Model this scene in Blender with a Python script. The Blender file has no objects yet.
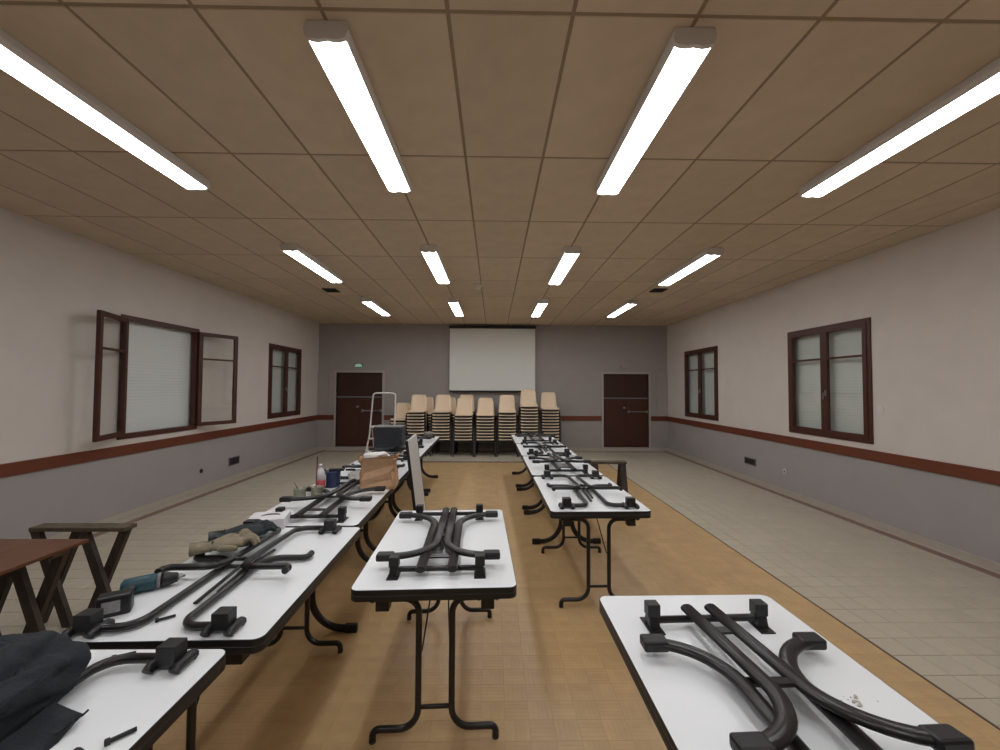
import bpy, bmesh, math, random
from mathutils import Vector, Matrix
random.seed(7)
PI = math.pi
scene = bpy.context.scene
COL = scene.collection

# ------------------------------------------------------------------ camera
F_PX = 400.99
CAM_H = 1.7885
PITCH, YAW, ROLL = 0.0310, 0.0151, -0.0050
cam_d = bpy.data.cameras.new('camera')
cam_d.sensor_fit = 'HORIZONTAL'
cam_d.sensor_width = 36.0
cam_d.lens = F_PX / 1000.0 * 36.0
cam_d.clip_start = 0.02
cam = bpy.data.objects.new('camera', cam_d)
COL.objects.link(cam)
cam.matrix_world = (Matrix.Translation((0, 0, CAM_H)) @ Matrix.Rotation(-YAW, 4, 'Z')
                    @ Matrix.Rotation(PI / 2 + PITCH, 4, 'X') @ Matrix.Rotation(-ROLL, 4, 'Z'))
scene.camera = cam

# ------------------------------------------------------------------ world, exposure
world = bpy.data.worlds.new('world')
scene.world = world
world.use_nodes = True
world.node_tree.nodes['Background'].inputs[0].default_value = (0.02, 0.02, 0.025, 1)
world.node_tree.nodes['Background'].inputs[1].default_value = 1.0
vs = scene.view_settings
vs.view_transform = 'Standard'
vs.look = 'None'
vs.gamma = 1.0
vs.use_curve_mapping = False
vs.exposure = 0.0
LAMP = 19.0            # emission of the fluorescent diffusers

# ------------------------------------------------------------------ room dimensions
XW = 4.97              # side walls at +-XW
YB = 11.42             # far wall
YF = -2.6              # wall behind the camera
ZC = 3.575             # ceiling
ZT = 0.80              # working surface (underside of the upturned table tops)
TH = 0.028             # table top thickness


# ------------------------------------------------------------------ materials
def lin(c):
    return tuple(((v / 255.0) / 12.92 if v / 255.0 <= 0.04045 else ((v / 255.0 + 0.055) / 1.055) ** 2.4) for v in c)


def mat(name, rgb, rough=0.5, metal=0.0, vary=0.0, scale=20.0, bump=0.0, bscale=60.0, objvar=0.0,
        stretch=None, spec=0.5, attr=None):
    """procedural principled material; rgb in sRGB 0-255"""
    m = bpy.data.materials.new(name)
    m.use_nodes = True
    nt = m.node_tree
    b = nt.nodes['Principled BSDF']
    c = lin(rgb)
    b.inputs['Base Color'].default_value = (*c, 1)
    b.inputs['Roughness'].default_value = rough
    b.inputs['Metallic'].default_value = metal
    b.inputs['Specular IOR Level'].default_value = spec
    tc = nt.nodes.new('ShaderNodeTexCoord')
    src = tc.outputs['Object']
    if stretch:
        mp = nt.nodes.new('ShaderNodeMapping')
        mp.inputs['Scale'].default_value = stretch
        nt.links.new(src, mp.inputs['Vector'])
        src = mp.outputs['Vector']
    fac = None
    if vary > 0:
        n = nt.nodes.new('ShaderNodeTexNoise')
        n.inputs['Scale'].default_value = scale
        n.inputs['Detail'].default_value = 4
        nt.links.new(src, n.inputs['Vector'])
        mr = nt.nodes.new('ShaderNodeMapRange')
        mr.inputs['From Min'].default_value = 0.25
        mr.inputs['From Max'].default_value = 0.75
        mr.inputs['To Min'].default_value = 1 - vary
        mr.inputs['To Max'].default_value = 1 + vary
        nt.links.new(n.outputs['Fac'], mr.inputs['Value'])
        fac = mr.outputs['Result']

    def times(a, bsock):
        if a is None:
            return bsock
        k = nt.nodes.new('ShaderNodeMath')
        k.operation = 'MULTIPLY'
        nt.links.new(a, k.inputs[0])
        nt.links.new(bsock, k.inputs[1])
        return k.outputs[0]
    if objvar > 0:
        oi = nt.nodes.new('ShaderNodeObjectInfo')
        mr = nt.nodes.new('ShaderNodeMapRange')
        mr.inputs['To Min'].default_value = 1 - objvar
        mr.inputs['To Max'].default_value = 1 + objvar
        nt.links.new(oi.outputs['Random'], mr.inputs['Value'])
        fac = times(fac, mr.outputs['Result'])
    if attr:
        at = nt.nodes.new('ShaderNodeAttribute')
        at.attribute_name = attr
        fac = times(fac, at.outputs['Fac'])
    if fac is not None:
        vm = nt.nodes.new('ShaderNodeVectorMath')
        vm.operation = 'SCALE'
        vm.inputs[0].default_value = c
        nt.links.new(fac, vm.inputs['Scale'])
        nt.links.new(vm.outputs['Vector'], b.inputs['Base Color'])
    if bump > 0:
        n = nt.nodes.new('ShaderNodeTexNoise')
        n.inputs['Scale'].default_value = bscale
        n.inputs['Detail'].default_value = 3
        nt.links.new(src, n.inputs['Vector'])
        bp = nt.nodes.new('ShaderNodeBump')
        bp.inputs['Strength'].default_value = bump
        bp.inputs['Distance'].default_value = 0.01
        nt.links.new(n.outputs['Fac'], bp.inputs['Height'])
        nt.links.new(bp.outputs['Normal'], b.inputs['Normal'])
    return m


def emit(name, rgb, strength):
    m = bpy.data.materials.new(name)
    m.use_nodes = True
    b = m.node_tree.nodes['Principled BSDF']
    b.inputs['Base Color'].default_value = (0.8, 0.8, 0.8, 1)
    b.inputs['Emission Color'].default_value = (*lin(rgb), 1)
    b.inputs['Emission Strength'].default_value = strength
    return m


def glass(name, tint=(252, 253, 252), gloss=0.05):
    m = bpy.data.materials.new(name)
    m.use_nodes = True
    nt = m.node_tree
    nt.nodes.remove(nt.nodes['Principled BSDF'])
    out = nt.nodes['Material Output']
    t = nt.nodes.new('ShaderNodeBsdfTransparent')
    t.inputs[0].default_value = (*lin(tint), 1)
    g = nt.nodes.new('ShaderNodeBsdfGlossy')
    g.inputs['Roughness'].default_value = 0.03
    mx = nt.nodes.new('ShaderNodeMixShader')
    mx.inputs[0].default_value = gloss
    nt.links.new(t.outputs[0], mx.inputs[1])
    nt.links.new(g.outputs[0], mx.inputs[2])
    nt.links.new(mx.outputs[0], out.inputs[0])
    return m


M = {}
M['wall_up'] = mat('cream_wall_paint', (214, 206, 199), 0.85, vary=0.03, scale=3, bump=0.12, bscale=140)
M['wall_low'] = mat('grey_wall_paint', (163, 158, 156), 0.8, vary=0.03, scale=3, bump=0.12, bscale=140)
M['wall_back'] = mat('taupe_grey_wall_paint', (163, 157, 153), 0.85, vary=0.03, scale=3, bump=0.12, bscale=140)
M['plinth'] = mat('beige_skirting_tile', (178, 168, 154), 0.5, vary=0.05, scale=8)
M['panel'] = mat('brown_ceiling_panel', (206, 188, 165), 0.9, vary=0.06, scale=5, objvar=0.05, bump=0.1, bscale=200)
M['tbar'] = mat('brown_ceiling_grid', (146, 126, 100), 0.6)
M['slab'] = mat('dark_void', (60, 52, 44), 0.9)
M['trim'] = mat('red_brown_varnished_rail', (108, 55, 34), 0.45, vary=0.12, scale=4, stretch=(14, 1, 14))
M['frame'] = mat('dark_brown_window_wood', (74, 38, 27), 0.45, vary=0.15, scale=6, stretch=(8, 8, 1))
M['door'] = mat('red_brown_door', (72, 36, 23), 0.5, vary=0.1, scale=5, stretch=(9, 9, 1))
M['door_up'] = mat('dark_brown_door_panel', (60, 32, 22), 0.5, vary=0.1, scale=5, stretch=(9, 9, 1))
M['doorframe'] = mat('pale_grey_door_frame', (178, 170, 164), 0.5)
M['shutter'] = mat('white_roller_shutter', (218, 224, 221), 0.5)
M['glass'] = glass('window_glass')
M['clear'] = glass('clear_plastic')
M['grout'] = mat('dark_grout', (104, 90, 76), 0.9)
M['tile'] = mat('beige_floor_tile', (184, 175, 156), 0.42, vary=0.04, scale=9, objvar=0.04, attr=None)
M['tile_far'] = mat('beige_floor_tile_far', (184, 175, 156), 0.42, vary=0.04, scale=9, attr='tone')
M['red_tile'] = mat('brown_red_border_tile', (132, 104, 92), 0.5, vary=0.08, scale=10)
M['parquet'] = mat('honey_oak_parquet', (186, 155, 111), 0.38, vary=0.09, scale=6, objvar=0.04, attr='tone', stretch=(1, 1, 1))
M['joint'] = mat('dark_oak_joint', (150, 116, 76), 0.7)
M['strip'] = mat('dark_threshold_strip', (74, 52, 36), 0.5)
M['white'] = mat('white_table_laminate', (236, 239, 240), 0.32, vary=0.01, scale=3)
M['edge'] = mat('black_edge_band', (27, 25, 27), 0.4)
M['tube'] = mat('dark_brown_black_tube', (29, 26, 26), 0.32, vary=0.1, scale=10)
M['black'] = mat('black_plastic', (25, 24, 25), 0.45)
M['steel'] = mat('galvanised_steel', (170, 170, 168), 0.35, metal=0.9)
M['housing'] = mat('lamp_housing', (215, 210, 205), 0.5)
M['lamp'] = emit('fluorescent_diffuser', (250, 251, 255), LAMP)
M['screen'] = mat('white_screen_fabric', (226, 229, 224), 0.8, vary=0.01, scale=2)
M['shell'] = mat('beige_plastic_shell', (236, 212, 180), 0.4, vary=0.04, scale=6, objvar=0.05)
M['chairframe'] = mat('dark_chair_frame', (24, 18, 18), 0.4)
M['alu'] = mat('white_painted_aluminium', (214, 212, 207), 0.35)
M['oldwood'] = mat('dark_worn_wood', (62, 52, 45), 0.7, vary=0.35, scale=12, bump=0.3, bscale=40, stretch=(4, 4, 1))
M['oldwood_top'] = mat('paint_stained_wood', (84, 74, 58), 0.7, vary=0.45, scale=20, bump=0.3, bscale=40)
M['redwood'] = mat('red_brown_varnished_wood', (98, 60, 40), 0.4, vary=0.15, scale=5, stretch=(10, 1, 1))
M['kraft'] = mat('brown_kraft_paper', (182, 146, 112), 0.75, vary=0.1, scale=12, bump=0.35, bscale=25)
M['paper'] = mat('white_crumpled_paper', (226, 224, 220), 0.8, vary=0.05, scale=10, bump=0.4, bscale=30)
M['darkbox'] = mat('dark_slate_plastic', (42, 46, 52), 0.5, vary=0.1, scale=10)
M['cloth'] = mat('black_blue_fabric', (33, 37, 42), 0.9, vary=0.25, scale=14, bump=0.6, bscale=45)
M['teal'] = mat('teal_drill_plastic', (32, 72, 82), 0.45, vary=0.08, scale=20)
M['darkteal'] = mat('dark_teal_rubber', (30, 48, 54), 0.6)
M['label'] = mat('grey_sticker', (150, 146, 148), 0.5, vary=0.25, scale=60)
M['glove_black'] = mat('black_teal_knit', (42, 50, 52), 0.85, vary=0.25, scale=30, bump=0.5, bscale=120)
M['glove_beige'] = mat('khaki_leather', (130, 120, 98), 0.8, vary=0.25, scale=18, bump=0.5, bscale=60)
M['tin'] = mat('grey_green_tin', (140, 138, 118), 0.45, metal=0.3, vary=0.25, scale=25)
M['pink'] = mat('pink_liquid', (170, 62, 72), 0.2)
M['bottle'] = mat('frosted_bottle_plastic', (222, 216, 218), 0.25)
M['bluepot'] = mat('blue_paint_pot', (36, 50, 92), 0.4, vary=0.2, scale=25)
M['redstick'] = mat('dark_red_stick', (110, 36, 40), 0.5)
M['grey'] = mat('mid_grey_plastic', (120, 118, 116), 0.5)
M['vent'] = mat('dark_vent_metal', (44, 42, 42), 0.6)
M['offwhite'] = mat('off_white_plastic', (218, 214, 208), 0.4)
M['green'] = emit('green_exit_lens', (70, 175, 140), 0.4)
M['dust'] = mat('pale_dust', (190, 182, 170), 0.9, vary=0.3, scale=40)
M['bristle'] = mat('brown_bristle', (80, 62, 50), 0.9, vary=0.3, scale=40)


# ------------------------------------------------------------------ mesh helpers
class MB:
    """collects verts/faces for ONE mesh"""

    def __init__(s):
        s.v, s.f, s.mi, s.sm, s.cur = [], [], [], [], 0

    def add(s, verts, faces, smooth=False):
        o = len(s.v)
        s.v += [tuple(p) for p in verts]
        s.f += [tuple(o + i for i in f) for f in faces]
        s.mi += [s.cur] * len(faces)
        s.sm += [smooth] * len(faces)
        return s

    def box(s, x0, x1, y0, y1, z0, z1, b=0.0, mtx=None):
        if b <= 0:
            vs = [(x0, y0, z0), (x1, y0, z0), (x1, y1, z0), (x0, y1, z0), (x0, y0, z1), (x1, y0, z1), (x1, y1, z1), (x0, y1, z1)]
            fs = [(0, 3, 2, 1), (4, 5, 6, 7), (0, 1, 5, 4), (1, 2, 6, 5), (2, 3, 7, 6), (3, 0, 4, 7)]
        else:
            bm = bmesh.new()
            bmesh.ops.create_cube(bm, size=1.0)
            for v in bm.verts:
                v.co = Vector(((x0 + x1) / 2 + v.co.x * (x1 - x0), (y0 + y1) / 2 + v.co.y * (y1 - y0), (z0 + z1) / 2 + v.co.z * (z1 - z0)))
            bmesh.ops.bevel(bm, geom=bm.edges[:], offset=b, segments=2, affect='EDGES', profile=0.5)
            bm.verts.index_update()
            vs = [v.co.copy() for v in bm.verts]
            fs = [tuple(v.index for v in f.verts) for f in bm.faces]
            bm.free()
        if mtx is not None:
            vs = [mtx @ Vector(p) for p in vs]
        return s.add(vs, fs)

    def prism(s, poly, axis, a, b, smooth=False):
        """extrude a 2D polygon along an axis from a to b"""
        n = len(poly)

        def pt(p, t):
            return {'x': (t, p[0], p[1]), 'y': (p[0], t, p[1]), 'z': (p[0], p[1], t)}[axis]
        vs = [pt(p, a) for p in poly] + [pt(p, b) for p in poly]
        fs = [(i, (i + 1) % n, n + (i + 1) % n, n + i) for i in range(n)] + [tuple(range(n - 1, -1, -1)), tuple(range(n, 2 * n))]
        return s.add(vs, fs, smooth)

    def tube(s, path, r, n=10, up=None, oval=None, taper=None, cap=True):
        """sweep a round (or oval: in-plane half width, half height) section along a path"""
        P = [Vector(p) for p in path]
        m = len(P)
        T = []
        for i in range(m):
            t = (P[min(i + 1, m - 1)] - P[max(i - 1, 0)])
            T.append(t.normalized())
        if up is None:
            a = Vector((0, 0, 1)) if abs(T[0].z) < 0.9 else Vector((1, 0, 0))
            side = T[0].cross(a).normalized()
        vs, fs = [], []
        for i in range(m):
            if up is not None:
                side = T[i].cross(Vector(up)).normalized()
            else:
                side = (side - T[i] * side.dot(T[i])).normalized()
            nor = side.cross(T[i]).normalized()
            k = taper[i] if taper else 1.0
            ra, rb = (oval if oval else (r, r))
            for j in range(n):
                a = 2 * PI * j / n
                vs.append(P[i] + side * (math.cos(a) * ra * k) + nor * (math.sin(a) * rb * k))
        for i in range(m - 1):
            for j in range(n):
                fs.append((i * n + j, i * n + (j + 1) % n, (i + 1) * n + (j + 1) % n, (i + 1) * n + j))
        s.add(vs, fs, True)
        if cap:
            o = len(s.v) - m * n
            for ring, rev in ((0, False), (m - 1, True)):
                idx = [o + ring * n + j for j in range(n)]
                s.f.append(tuple(idx if not rev else idx[::-1]))
                s.mi.append(s.cur)
                s.sm.append(False)
        return s

    def lathe(s, prof, n=20, c=(0, 0, 0), mtx=None):
        """revolve (radius, z) pairs about z"""
        vs, fs = [], []
        m = len(prof)
        for r, z in prof:
            for j in range(n):
                a = 2 * PI * j / n
                vs.append(Vector((c[0] + r * math.cos(a), c[1] + r * math.sin(a), c[2] + z)))
        for i in range(m - 1):
            for j in range(n):
                fs.append((i * n + j, i * n + (j + 1) % n, (i + 1) * n + (j + 1) % n, (i + 1) * n + j))
        fs.append(tuple(range(n - 1, -1, -1)))
        fs.append(tuple((m - 1) * n + j for j in range(n)))
        if mtx is not None:
            vs = [mtx @ p for p in vs]
        return s.add(vs, fs, True)

    def mesh(s, name, *mats):
        me = bpy.data.meshes.new(name)
        me.from_pydata(s.v, [], s.f)
        for m in mats:
            me.materials.append(m)
        me.polygons.foreach_set('material_index', s.mi)
        me.polygons.foreach_set('use_smooth', s.sm)
        me.update()
        return me

    def build(s, name, m, parent=None, loc=(0, 0, 0), rot=(0, 0, 0)):
        ms = m if isinstance(m, (list, tuple)) else [m]
        return obj(name, s.mesh(name, *ms), parent, loc, rot)


def obj(name, data, parent=None, loc=(0, 0, 0), rot=(0, 0, 0)):
    o = bpy.data.objects.new(name, data)
    COL.objects.link(o)
    o.location = loc
    o.rotation_euler = rot
    if parent is not None:
        o.parent = parent
    return o


def tag(o, label, cat, group=None):
    o['label'] = label
    o['category'] = cat
    if group:
        o['group'] = group
    return o


def thing(name, label, cat, loc=(0, 0, 0), rot=(0, 0, 0), group=None):
    return tag(obj(name, None, None, loc, rot), label, cat, group)


def struct(o):
    o['kind'] = 'structure'
    return o


def copy_tree(o, parent=None):
    c = o.copy()
    COL.objects.link(c)
    c.parent = parent
    for ch in o.children:
        copy_tree(ch, c)
    return c


def fillet(pts, rads, n=7):
    """round the corners of a polyline"""
    P = [Vector(p) for p in pts]
    out = [P[0]]
    for i in range(1, len(P) - 1):
        a, p, b = P[i - 1], P[i], P[i + 1]
        r = rads[i - 1]
        d1, d2 = (a - p).normalized(), (b - p).normalized()
        ang = d1.angle(d2)
        if r <= 0 or ang > PI - 1e-3:
            out.append(p)
            continue
        tl = min(r / math.tan(ang / 2), 0.49 * min((a - p).length, (b - p).length) if len(P) > 3 else 1e9)
        r = tl * math.tan(ang / 2)
        ctr = p + (d1 + d2).normalized() * (r / math.sin(ang / 2))
        s0, s1 = p + d1 * tl - ctr, p + d2 * tl - ctr
        tot = s0.angle(s1)
        for k in range(n + 1):
            t = k / n
            w0, w1 = math.sin((1 - t) * tot) / math.sin(tot), math.sin(t * tot) / math.sin(tot)
            out.append(ctr + s0 * w0 + s1 * w1)
    out.append(P[-1])
    return out


def rrect(w, l, r, n=6):
    """rounded rectangle outline, counter-clockwise"""
    out = []
    for cx, cy, a0 in ((w / 2 - r, l / 2 - r, 0), (-w / 2 + r, l / 2 - r, PI / 2), (-w / 2 + r, -l / 2 + r, PI), (w / 2 - r, -l / 2 + r, 3 * PI / 2)):
        for k in range(n + 1):
            a = a0 + PI / 2 * k / n
            out.append((cx + r * math.cos(a), cy + r * math.sin(a)))
    return out


ORD = ['zeroth', 'first', 'second', 'third', 'fourth', 'fifth', 'sixth', 'seventh', 'eighth', 'ninth', 'tenth', 'eleventh', 'twelfth']

# ================================================================== THE ROOM
# ------------------------------------------------------------------ floor
BX0, BX1, BY = -2.66, 2.668, 9.62      # parquet field
floor = struct(MB().box(-XW - .2, XW + .2, YF - .2, YB + .2, -.12, -.012).build('floor', M['grout']))
S = 0.1867
SR, SL = 4.80, 4.695                    # inner edges of the brown-red border, right and left
strip_w = 0.12


def plate(mb, x0, x1, y0, y1, top=0.0, ch=0.0025, base=-0.012):
    vs = [(x0, y0, base), (x1, y0, base), (x1, y1, base), (x0, y1, base),
          (x0, y0, top - ch), (x1, y0, top - ch), (x1, y1, top - ch), (x0, y1, top - ch),
          (x0 + ch, y0 + ch, top), (x1 - ch, y0 + ch, top), (x1 - ch, y1 - ch, top), (x0 + ch, y1 - ch, top)]
    fs = [(8, 9, 10, 11)]
    for a in range(4):
        b = (a + 1) % 4
        fs += [(a, b, 4 + b, 4 + a), (4 + a, 4 + b, 8 + b, 8 + a)]
    mb.add(vs, fs)


tile_spots = []
G = 0.0022
y_rows = []
y = 3.087 - S * 31
while y < YB:
    if y + S > YF:
        y_rows.append(y)
    y += S
yb_in = YB - 0.24                       # inner edge of far border strip
for y0 in y_rows:
    y1 = min(y0 + S, yb_in)
    if y1 - y0 < 0.03:
        continue
    for sgn, lim in ((1, SR), (-1, SL)):
        x = BX1 + 0.02
        while x < lim - 0.02:
            a, b = x, min(x + S, lim)
            tile_spots.append((a, b, y0, y1) if sgn > 0 else (-b, -a, y0, y1))
            x += S
    if y0 > BY + 0.02:
        x = BX0 - 0.02
        while x < BX1 + 0.01:
            tile_spots.append((x, min(x + S, BX1 + 0.02), y0, y1))
            x += S
# tiles between border strip and wall
y = y_rows[0]
while y < YB:
    for sgn, lim in ((1, SR), (-1, SL)):
        a, b = lim + strip_w, XW
        tile_spots.append((a, b, y, min(y + S, YB)) if sgn > 0 else (-b, -a, y, min(y + S, YB)))
    y += S
x = -SL
while x < SR:
    tile_spots.append((x, min(x + S, SR), yb_in + strip_w, YB))
    x += S


def seen(sp):
    cx, cy = (sp[0] + sp[1]) / 2, (sp[2] + sp[3]) / 2
    return cy > 2.0 and abs(cx) / cy < 1.3


full = [t for t in tile_spots if seen(t) and abs((t[1] - t[0]) - S) < 1e-4 and abs((t[3] - t[2]) - S) < 1e-4]
rt = sorted([t for t in full if t[0] > 2.6], key=lambda t: t[0] ** 2 + t[2] ** 2)[:225]
lt = sorted([t for t in full if t[1] < -2.6 and t[2] > 3.1], key=lambda t: t[0] ** 2 + t[2] ** 2)[:75]
single = set(rt + lt)
mb = MB()
plate(mb, -S / 2 + G, S / 2 - G, -S / 2 + G, S / 2 - G)
tile_me = mb.mesh('floor_tile', M['tile'])
for t in rt + lt:
    obj('floor_tile', tile_me, floor, ((t[0] + t[1]) / 2, (t[2] + t[3]) / 2, 0))
mb = MB()
tones = []
for t in tile_spots:
    if t in single:
        continue
    n0 = len(mb.f)
    plate(mb, t[0] + G, t[1] - G, t[2] + G, t[3] - G)
    tones += [1 + random.uniform(-.04, .04)] * (len(mb.f) - n0)
o = mb.build('far_floor_tiles', M['tile_far'], floor)
at = o.data.attributes.new('tone', 'FLOAT', 'FACE')
at.data.foreach_set('value', tones)
o['kind'] = 'stuff'
# border strips
for x0, x1, y0, y1 in ((SR, SR + strip_w, YF, yb_in + strip_w), (-SL - strip_w, -SL, YF, yb_in + strip_w), (-SL, SR, yb_in, yb_in + strip_w)):
    mb = MB()
    plate(mb, x0 + G, x1 - G, y0, y1)
    mb.build('border_strip', M['red_tile'], floor)
# threshold strip round the parquet
for x0, x1, y0, y1 in ((BX1, BX1 + .018, YF, BY + .018), (BX0 - .018, BX0, YF, BY + .018), (BX0, BX1, BY, BY + .018)):
    mb = MB()
    plate(mb, x0, x1, y0, y1, top=0.002)
    mb.build('threshold_strip', M['strip'], floor)
# mosaic parquet: squares of five fingers
PB = 0.128
NF = 5


def block(mb, tones, cx, cy, horiz, rnd):
    h = PB / 2 - 0.0002
    w = 2 * h / NF
    for k in range(NF):
        a, b = -h + k * w, -h + (k + 1) * w - 0.0002
        n0 = len(mb.f)
        if horiz:
            plate(mb, cx - h, cx + h, cy + a, cy + b, top=0, ch=0.0003, base=-0.012)
        else:
            plate(mb, cx + a, cx + b, cy - h, cy + h, top=0, ch=0.0003, base=-0.012)
        tones += [rnd.uniform(0.965, 1.03)] * (len(mb.f) - n0)


pspots = []
nx = int((BX1 - BX0) / PB + 1e-6)
dx = (BX1 - BX0) / nx
yy = BY
j = 0
while yy - dx > YF:
    for i in range(nx):
        pspots.append((BX0 + (i + .5) * dx, yy - dx / 2, (i + j) % 2))
    yy -= dx
    j += 1
PB = dx
near = sorted([p for p in pspots if p[1] > 2.0 and p[0] > -0.95 and abs(p[0]) / p[1] < 1.25
               and not (0.55 < p[0] < 1.2 and p[1] < 2.6)], key=lambda p: p[0] ** 2 + p[1] ** 2)[:300]
nset = set(near)
variants = []
for v in range(8):
    mb, tn = MB(), []
    block(mb, tn, 0, 0, v % 2, random.Random(v))
    me = mb.mesh('parquet_block', M['parquet'])
    a = me.attributes.new('tone', 'FLOAT', 'FACE')
    a.data.foreach_set('value', tn)
    variants.append(me)
for p in near:
    obj('parquet_block', variants[2 * random.randrange(4) + p[2]], floor, (p[0], p[1], 0))
mb, tn = MB(), []
rr = random.Random(5)
for p in pspots:
    if p in nset:
        continue
    n0 = len(tn)
    if p[1] < 6.5 and p[1] > 0:
        block(mb, tn, p[0], p[1], p[2], rr)
    else:
        nf = len(mb.f)
        plate(mb, p[0] - dx / 2 + .0004, p[0] + dx / 2 - .0004, p[1] - dx / 2 + .0004, p[1] + dx / 2 - .0004, ch=0.0006)
        tn += [rr.uniform(.95, 1.05)] * (len(mb.f) - nf)
    b = rr.uniform(.96, 1.04)
    for q in range(n0, len(tn)):
        tn[q] *= b
o = mb.build('parquet_field', M['parquet'], floor)
a = o.data.attributes.new('tone', 'FLOAT', 'FACE')
a.data.foreach_set('value', tn)
o['kind'] = 'stuff'

# ------------------------------------------------------------------ ceiling
ceil = struct(MB().box(-XW - .2, XW + .2, YF - .2, YB + .2, ZC + .03, ZC + .15).build('ceiling', M['slab']))
gx = [-0.2298 + 0.6 * i for i in range(-8, 10)]
gy = [1.8595 + 1.2 * r for r in range(-4, 8)]
xs = [-XW] + [x for x in gx if -XW < x < XW] + [XW]
ys = [YF] + [y for y in gy if YF < y < YB] + [YB]
cache = {}
for x0, x1 in zip(xs, xs[1:]):
    for y0, y1 in zip(ys, ys[1:]):
        w, l = round(x1 - x0, 4), round(y1 - y0, 4)
        if (w, l) not in cache:
            b = MB()
            hw, hl, e = w / 2 - .009, l / 2 - .009, .004
            vsx = [(-hw, -hl, .03), (hw, -hl, .03), (hw, hl, .03), (-hw, hl, .03),
                   (-hw, -hl, e), (hw, -hl, e), (hw, hl, e), (-hw, hl, e),
                   (-hw + e, -hl + e, 0), (hw - e, -hl + e, 0), (hw - e, hl - e, 0), (-hw + e, hl - e, 0)]
            fsx = [(11, 10, 9, 8)]
            for a in range(4):
                c = (a + 1) % 4
                fsx += [(c, a, 4 + a, 4 + c), (4 + c, 4 + a, 8 + a, 8 + c)]
            b.add(vsx, fsx)
            cache[(w, l)] = b.mesh('ceiling_panel', M['panel'])
        obj('ceiling_panel', cache[(w, l)], ceil, ((x0 + x1) / 2, (y0 + y1) / 2, ZC))
for x in xs[1:-1]:
    MB().box(x - .012, x + .012, YF, YB, ZC + .003, ZC + .02).build('grid_rail', M['tbar'], ceil)
for y in ys[1:-1]:
    MB().box(-XW, XW, y - .012, y + .012, ZC + .0035, ZC + .02).build('grid_rail', M['tbar'], ceil)

# ------------------------------------------------------------------ walls
ZS = 0.93                                # colour change, behind the rail
WIN_R = [(5.205, 6.66), (8.83, 10.33)]
WIN_L = [(5.40, 6.78), (8.92, 10.36)]
WZ0, WZ1 = 1.085, 2.725


def side_wall(name, sgn, wins):
    mb = MB()
    xa, xb = (XW, XW + .2) if sgn > 0 else (-XW - .2, -XW)
    mb.box(xa, xb, YF, YB + .2, -.1, ZS)
    mb.cur = 1
    mb.box(xa, xb, YF, YB + .2, ZS, WZ0)
    mb.box(xa, xb, YF, YB + .2, WZ1, ZC + .03)
    e = [YF] + [v for w in wins for v in w] + [YB + .2]
    for a, b in zip(e[::2], e[1::2]):
        mb.box(xa, xb, a, b, WZ0, WZ1)
    return struct(mb.build(name, [M['wall_low'], M['wall_up']]))


side_wall('wall_right', 1, WIN_R)
side_wall('wall_left', -1, WIN_L)
DOORS = [(-4.455, -3.16), (3.13, 4.425)]
DZ0, DZ1 = 0.10, 2.19
mb = MB()
e = [-XW] + [v for d in DOORS for v in d] + [XW]
for a, b in zip(e[::2], e[1::2]):
    mb.box(a, b, YB, YB + .2, -.1, ZC + .03)
for a, b in DOORS:
    mb.box(a, b, YB, YB + .2, DZ1, ZC + .03)
    mb.box(a, b, YB, YB + .2, -.1, DZ0)
struct(mb.build('wall_back', M['wall_back']))
struct(MB().box(-XW, XW, YF - .2, YF, -.1, ZC + .03).build('wall_front', M['wall_back']))
n_trim = 0


def trim(mb, m, name=None):
    global n_trim
    n_trim += 1
    return struct(mb.build(name or 'trim_%d' % n_trim, m))


# wooden rails at chair height
for sgn in (1, -1):
    a, b = sorted((sgn * XW, sgn * (XW - .022)))
    trim(MB().box(a, b, YF, YB, .855, .99, .004), M['trim'])
for a, b in ((-XW, DOORS[0][0] - .06), (DOORS[0][1] + .06, DOORS[1][0] - .06), (DOORS[1][1] + .06, XW)):
    trim(MB().box(a, b, YB - .022, YB, .855, .99, .004), M['trim'])
# tile skirting
for sgn, nm in ((1, 'baseboard_right'), (-1, 'baseboard_left')):
    a, b = sorted((sgn * XW, sgn * (XW - .01)))
    trim(MB().box(a, b, YF, YB, 0, .085, .002), M['plinth'], nm)
mb = MB()
for a, b in ((-XW, DOORS[0][0] - .06), (DOORS[0][1] + .06, DOORS[1][0] - .06), (DOORS[1][1] + .06, XW)):
    mb.box(a, b, YB - .01, YB, 0, .085)
trim(mb, M['plinth'], 'baseboard_back')
# thin seam of the wall covering at window-head height
for sgn in (1, -1):
    a, b = sorted((sgn * XW, sgn * (XW - .004)))
    trim(MB().box(a, b, YF, 4.4 if sgn < 0 else 5.15, 2.648, 2.656), M['wall_up'])
# casing panels in the far corners
for a, b in ((-XW, -4.66), (4.66, XW)):
    trim(MB().box(a, b, YB - .035, YB, .99, 2.2, .004), M['wall_back'])


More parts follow.
